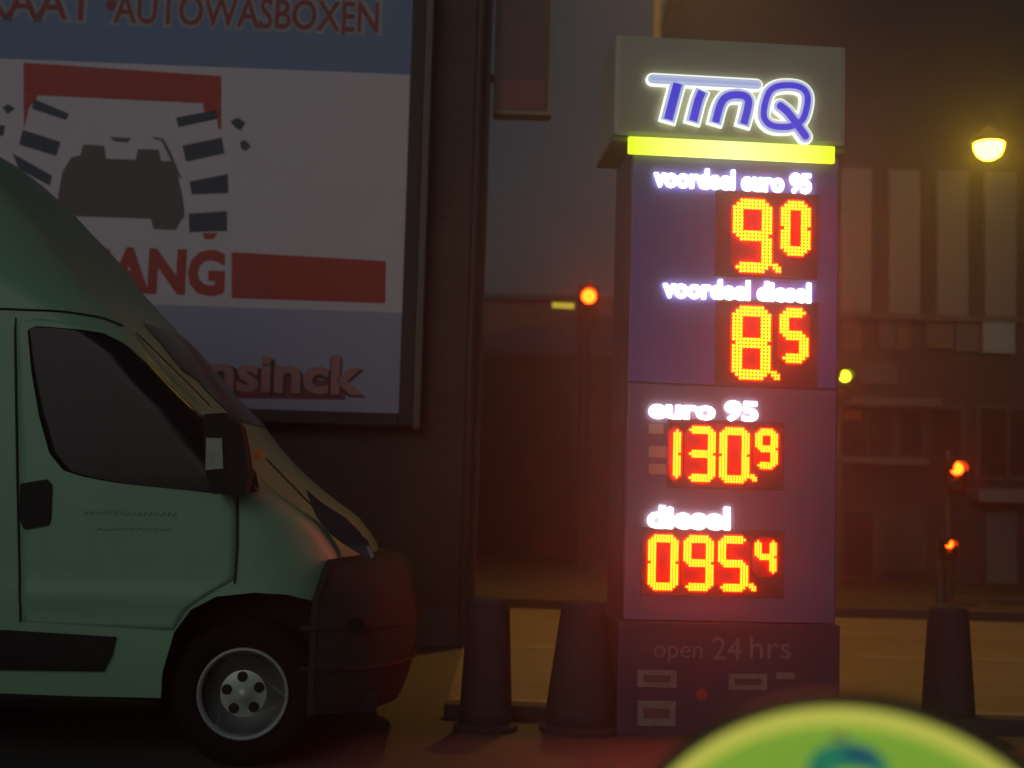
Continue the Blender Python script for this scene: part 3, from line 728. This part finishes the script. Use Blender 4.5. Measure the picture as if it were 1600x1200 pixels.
obj('back', lathe(bmesh.new(), [(rr + 0.012, -0.04), (rr + 0.014, -0.015), (rr + 0.008, -0.004), (rr, -0.002)], 96, 'y', (0, 0, cz)), mat('olive_casing', (0.07, 0.075, 0.03), 0.5), gs, smooth=True)
def emb(nm, pts, m, y): return obj(nm, prism(bmesh.new(), [(lambda q: (q[0] - c[0], q[1]))(RF.L(*p)) for p in pts], y, y + 0.0015), m, gs)
emb('emblem_arch', [(1262, 1200), (1266, 1180), (1280, 1166), (1304, 1158), (1332, 1156), (1362, 1164), (1382, 1182), (1388, 1200), (1388, 1240), (1262, 1240)], mat('emblem_teal', (0.01, 0.16, 0.10), 0.5, emit=(0.01, 0.17, 0.09), estr=0.8), -0.0140)
emb('emblem_bar', [(1316, 1166), (1345, 1166), (1368, 1178), (1374, 1192), (1340, 1186), (1318, 1178)], mat('emblem_navy', (0.01, 0.04, 0.10), 0.5, emit=(0.01, 0.05, 0.12), estr=0.8), -0.0158)
emb('emblem_crest', [(1296, 1144), (1308, 1140), (1322, 1146), (1330, 1152), (1318, 1155), (1302, 1152)], mat('emblem_brown', (0.13, 0.13, 0.05), 0.5, emit=(0.14, 0.14, 0.05), estr=0.8), -0.0140)
emb('emblem_hollow', [(1300, 1200), (1340, 1196), (1366, 1202), (1366, 1240), (1300, 1240)], MATS['green_disc_glow'], -0.0172)
obj('post', tube(bmesh.new(), [(0, 0.05, 0.0), (0, 0.05, cz + rr * 0.4)], 0.035, 16), dark_metal, gs)  # post and foot are added to hold the dashboard disc up
obj('foot_plate', B(-0.12, -0.07, 0.004, 0.12, 0.17, 0.02, 0.004), dark_metal, gs)

# ================================================================ TRAFFIC LIGHTS
red_l = glow('red_signal', (1.0, 0.045, 0.002), 24.0); amber_l = glow('yellow_signal', (0.72, 0.82, 0.02), 5.0)
off_l = mat('unlit_lens', (0.05, 0.02, 0.015), 0.3)
def signal(px, yl, D, pxr, lit, litm, n, label, group='traffic signals beyond the forecourt', base=0.08, head=True):
    """px, yl: pixel of the lit lens; D: distance; n lenses from the top"""
    F = Frame((0, D, 0), 0); x, z = F.L(px, yl); r = abs(F.L(px + pxr, yl)[0] - x)
    t = thing('traffic_light', label, 'traffic light', (x, D, base), 0, group)
    z -= base; pitch_ = r * 2.6; top = z + (lit + 0.62) * pitch_; bot = top - n * pitch_ - r * .5
    obj('pole', tube(bmesh.new(), [(0, 0.28, 0), (0, 0.28, top + 0.1)], 0.055, 12), dark_metal, t)
    hs = obj('housing', B(-r * 1.45, 0.0, bot, r * 1.45, 0.2, top, r * .3), black_pl, t)
    for k in range(n):
        zc = z + (lit - k) * pitch_
        lens = obj('lens', lathe(bmesh.new(), [(r, 0.0), (r, 0.012), (r * .6, 0.026), (0, 0.03)], 20, 'y', (0, 0, zc)), litm if k == lit else off_l, t, smooth=True)
        vb = bmesh.new(); seg = [(r * 1.15 * math.cos(a), zc + r * 1.15 * math.sin(a)) for a in [math.pi * q / 10 for q in range(-1, 12)]]
        A = [vb.verts.new((xx, 0.0, zz)) for xx, zz in seg]; Bv = [vb.verts.new((xx, -0.16, zz)) for xx, zz in seg]
        for q in range(len(seg) - 1): vb.faces.new((A[q], A[q + 1], Bv[q + 1], Bv[q]))
        vo = obj('visor', vb, black_pl, hs)
    obj('bracket', B(-0.04, 0.2, (top + bot) / 2 - 0.04, 0.04, 0.27, (top + bot) / 2 + 0.04), dark_metal, t)
    return t
signal(920, 463, 21.0, 11, 0, red_l, 2, 'traffic light with its red lamp lit beside the pylon, before the orange brick block', base=0.0)
signal(1495, 732, 15.5, 10, 0, red_l, 2, 'traffic light with red lamp lit, on a pavement post right of the pylon', base=0.11)
signal(1483, 850, 15.2, 6, 0, red_l, 2, 'small low pedestrian signal glowing red on its own pavement post', base=0.11)
signal(1320, 588, 18.0, 9, 0, amber_l, 2, 'signal head with a yellow green lamp lit beside the pylon edge', base=0.08)

# ================================================================ STREET LAMPS
sod = glow('sodium_lamp', (1.0, 0.62, 0.03), 36.0)
def lamp_light(parent, loc, W, col=(1.0, 0.56, 0.12), ang=150, size=0.12):
    ld = bpy.data.lights.new('lamp_light', 'SPOT'); ld.energy = W; ld.color = col; ld.spot_size = R(ang); ld.spot_blend = 0.6; ld.shadow_soft_size = size
    lo = bpy.data.objects.new('lamp_light', ld); COL.objects.link(lo); lo.parent = parent; lo.location = loc; return lo
LF = Frame((0, 17.2, 0), 0); lx, lz = LF.L(1545, 230)
sp1 = thing('street_lamp', 'lit sodium street lamp glowing yellow on a curved arm', 'street lamp', (lx + 1.3, 17.2, 0.08))
lz -= 0.08
obj('pole', tube(bmesh.new(), [(0, 0, 0), (0, 0, 1.0), (0, 0, lz - 0.6)], [0.09, 0.08, 0.055], 14), dark_metal, sp1)
obj('arm', tube(bmesh.new(), [(0, 0, lz - 0.6), (0, 0, lz + 0.5), (-0.15, 0, lz + 0.85), (-0.5, 0, lz + 1.0), (-0.95, 0, lz + 0.85), (-1.2, 0, lz + 0.5), (-1.28, 0, lz + 0.22)], 0.04, 12), dark_metal, sp1)
hd_ = obj('lamp_head', lathe(bmesh.new(), [(0.05, 0.28), (0.09, 0.22), (0.22, 0.12), (0.25, 0.06), (0.24, 0.05)], 20, 'z', (-1.3, 0, lz)), dark_metal, sp1, smooth=True)
obj('bulb_cover', lathe(bmesh.new(), [(0.0, -0.17), (0.08, -0.16), (0.15, -0.11), (0.185, -0.04), (0.195, 0.03), (0.19, 0.05)], 20, 'z', (-1.3, 0, lz)), sod, sp1, smooth=True)
lamp_light(sp1, (-1.3, 0, lz - 0.24), 10, ang=130)
TF = Frame((0, 16.2, 0), 0); tx, tz = TF.L(1027, 30)
sp2 = thing('street_lamp', 'tall street lamp whose sodium lit pole rises behind the pylon cap', 'street lamp', (tx, 16.2, 0.11))
obj('pole', tube(bmesh.new(), [(0, 0, 0), (0, 0, 1.2), (0, 0, 8.6)], [0.10, 0.09, 0.05], 14), mat('sodium_lit_pole', (0.45, 0.30, 0.12), 0.5), sp2)  # orange of the sodium light put into the pole's colour
obj('arm', tube(bmesh.new(), [(0, 0, 8.6), (0, -0.3, 8.9), (0, -1.6, 9.05)], 0.04, 12), MATS['sodium_lit_pole'], sp2)
obj('lamp_head', B(-0.16, -2.3, 9.0, 0.16, -1.6, 9.14, 0.04), dark_metal, sp2)
obj('bulb_cover', B(-0.12, -2.2, 8.93, 0.12, -1.7, 8.998, 0.02), sod, sp2)
lamp_light(sp2, (0, -1.95, 8.85), 1550, ang=96, col=(1.0, 0.5, 0.07))
UF = Frame((0, 22.5, 0), 0); ux, uz = UF.L(880, 477); u0 = UF.L(863, 476)[0]; u1 = UF.L(897, 478)[0]
sp3 = thing('tube_lamp', 'slim horizontal yellow tube lamp on a post next to the red traffic light', 'street lamp', (u1 + 0.12, 22.5, 0))
obj('pole', tube(bmesh.new(), [(0, 0, 0), (0, 0, uz + 0.12)], [0.07, 0.045], 12), dark_metal, sp3)
obj('arm', tube(bmesh.new(), [(0, 0, uz + 0.12), (u0 - u1 - 0.12, 0, uz + 0.11)], 0.03, 8), dark_metal, sp3)
obj('tube', tube(bmesh.new(), [(u0 - u1 - 0.12, 0, uz), (-0.12, 0, uz - 0.01)], 0.05, 12), glow('yellow_tube', (0.62, 0.50, 0.04), 1.0), sp3)

# ================================================================ SHOP BUILDING ON THE RIGHT
GF = Frame((0, 20.0, 0), R(0.0))
shop = thing('shop_building', 'tall shop building with pale vertical cladding strips above its shop windows', 'building', (0, 20.0, 0))
wall_m = mat('plum_wall', (0.05, 0.034, 0.042), 0.8, var=0.3, scale=2, bump=0.3); clad = mat('pale_cladding', (0.21, 0.18, 0.17), 0.6, var=0.15, scale=2)
gx0 = GF.L(1062, 600)[0]; gx1 = GF.L(1760, 600)[0]
zt = GF.L(1450, -60)[1]; zs_ = GF.L(1450, 268)[1]; zm = GF.L(1450, 492)[1]; zf = GF.L(1450, 600)[1]
obj('wall', B(gx0, 0.0, 0.0, gx1, 9.0, zt), wall_m, shop)
obj('parapet', B(gx0 - .05, -0.10, zt + .002, gx1 + .05, 9.05, zt + 0.14, 0.01), mat('parapet_metal', (0.07, 0.06, 0.06), 0.5), shop)
px_ = 1312 - 75
for k in range(7):
    a, b = GF.L(px_ + 75 * k, 380)[0], GF.L(px_ + 75 * k + 48, 380)[0]
    obj('cladding_strip', B(a, -0.09, zm, b, -0.001, zs_, 0.01), clad, shop)
obj('ledge', B(gx0, -0.14, zm - 0.10, gx1, -0.001, zm - 0.002, 0.01), mat('ledge_paint', (0.10, 0.08, 0.08), 0.7), shop)
def sh(nm, x0, y0, x1, y1, m, y=-0.05, th=0.049, bev=0.0):
    a, z0, b, z1 = GF.rect(x0, y0, x1, y1); return obj(nm, B(a, y, z0, b, y + th, z1, bev), m, shop)
tan = mat('tan_board', (0.14, 0.085, 0.055), 0.7, var=0.2); lil = mat('lilac_board', (0.11, 0.09, 0.105), 0.7, var=0.2)
for q, m_ in (((1316, 500, 1345, 545), tan), ((1374, 498, 1397, 545), lil), ((1402, 500, 1420, 545), tan), ((1448, 502, 1488, 545), tan), ((1492, 500, 1527, 550), lil)):
    sh('fascia_board', *q, m_)
w_ = sh('lit_sign_box', 1532, 500, 1582, 553, mat('pale_blue_board', (0.24, 0.30, 0.34), 0.6, var=0.1), -0.12, 0.119, 0.01)
sh('name_board', 1345, 566, 1402, 600, lil)
sh('canopy_edge', 1306, 625, 1455, 637, mat('canopy_pale', (0.15, 0.12, 0.125), 0.6), -0.5, 0.499, 0.01)
sh('canopy_edge', 1306, 717, 1448, 726, MATS['canopy_pale'], -0.2, 0.199, 0.01)
sh('canopy_edge', 1515, 766, 1690, 786, mat('canopy_grey', (0.15, 0.16, 0.17), 0.6), -0.4, 0.399, 0.01)
wg = mat('shop_glass', (0.02, 0.018, 0.02), 0.15, var=0.2)
frm = mat('window_frame', (0.08, 0.065, 0.07), 0.6)
def window(x0, y0, x1, y1, nm=2, gm=wg):
    a, z0, b, z1 = GF.rect(x0, y0, x1, y1); t = 0.06
    f = bmesh.new()
    for q in ((a - t, z0 - t, a, z1 + t), (b, z0 - t, b + t, z1 + t), (a, z0 - t, b, z0), (a, z1, b, z1 + t)): box(f, q[0], -0.07, q[1], q[2], -0.001, q[3])
    o = obj('window', f, frm, shop)
    for k in range(nm):
        u0_ = a + (b - a) * k / nm + (0.02 if k else 0); u1_ = a + (b - a) * (k + 1) / nm - (0.02 if k < nm - 1 else 0)
        obj('pane', B(u0_, -0.03, z0, u1_, -0.002, z1), gm, o)
        if k: obj('mullion', B(a + (b - a) * k / nm - 0.019, -0.06, z0, a + (b - a) * k / nm + 0.019, -0.002, z1), frm, o)
    return o
window(1316, 645, 1392, 712, 2); window(1404, 645, 1438, 712, 1)
window(1316, 800, 1362, 900, 1); window(1374, 795, 1440, 885, 2, mat('curtained_glass', (0.07, 0.065, 0.06), 0.4, var=0.3))
window(1455, 640, 1500, 712, 1); window(1530, 640, 1660, 745, 3)
sh('pale_door', 1540, 800, 1588, 915, mat('pale_door', (0.12, 0.12, 0.115), 0.6, var=0.2), -0.04, 0.039)
window(1606, 805, 1690, 910, 2)
sh('orange_panel', 1310, 640, 1345, 656, mat('orange_board', (0.40, 0.17, 0.05), 0.6), -0.09, 0.019)

# ================================================================ HOUSES BETWEEN
HF = Frame((0, 30.0, 0), 0)
h1 = thing('brick_block', 'orange brown brick block with flat roof far behind the traffic light', 'building', (0, 30.0, 0))
a = HF.L(640, 600)[0]; b = HF.L(955, 600)[0]; zt = HF.L(820, 470)[1]
obj('wall', B(a, 0, 0, b, 8, zt), brick_h, h1); obj('roof_edge', B(a - .1, -0.15, zt + .002, b + .1, 8.1, zt + 0.14, 0.01), mat('roof_edge', (0.10, 0.09, 0.09), 0.7), h1)
QF = Frame((0, 25.0, 0), 0)
h2 = thing('low_house', 'low dark maroon house with sloping slate roof behind the bollards', 'house', (0, 25.0, 0))
slate = mat('slate_roof', (0.10, 0.11, 0.14), 0.7, var=0.25, scale=8, bump=0.5)
rp_ = [QF.L(*p) for p in ((640, 566), (745, 528), (890, 492), (970, 470), (1000, 560))]
wl = [QF.L(640, 566), QF.L(1000, 560)]
zl = QF.L(820, 552)[1]
obj('wall', B(wl[0][0] + .1, 0.0, 0.0, wl[1][0] - .1, 6.0, zl), dark_brick, h2)
# hipped roof rising to the right
bm = bmesh.new(); e0, e1 = wl[0][0] - .15, wl[1][0] + .15; rx = QF.L(960, 478)[0]; rz = QF.L(960, 478)[1]
vs = [bm.verts.new(p) for p in ((e0, -0.3, zl + .002), (e1, -0.3, zl + .002), (e1, 6.3, zl + .002), (e0, 6.3, zl + .002), (rx, 1.2, rz), (rx, 4.8, rz))]
for f in ((0, 1, 4), (1, 2, 5, 4), (2, 3, 5), (3, 0, 4, 5), (3, 2, 1, 0)): bm.faces.new([vs[i] for i in f])
bmesh.ops.recalc_face_normals(bm, faces=list(bm.faces))
obj('roof', bm, slate, h2)
obj('gutter', B(e0, -0.36, zl - 0.08, e1, -0.28, zl - 0.001, 0.01), dark_metal, h2)

# ================================================================ HAZE ADDED FOR BLOOM
hm = bpy.data.materials.new('bloom_haze'); hm.use_nodes = True
N, Lk = hm.node_tree.nodes, hm.node_tree.links
N.remove(N['Principled BSDF'])
pv = N.new('ShaderNodeVolumePrincipled'); pv.inputs['Color'].default_value = (0.9, 0.9, 0.92, 1)
pv.inputs['Density'].default_value = 0.017; pv.inputs['Anisotropy'].default_value = 0.88
Lk.new(pv.outputs[0], N['Material Output'].inputs['Volume'])
hz = obj('bloom_haze', B(-410, -62, -1.0, 410, 602, 11.5), hm)  # added volume; its scatter stands in for lens bloom and veil
struct(hz, 'stuff')
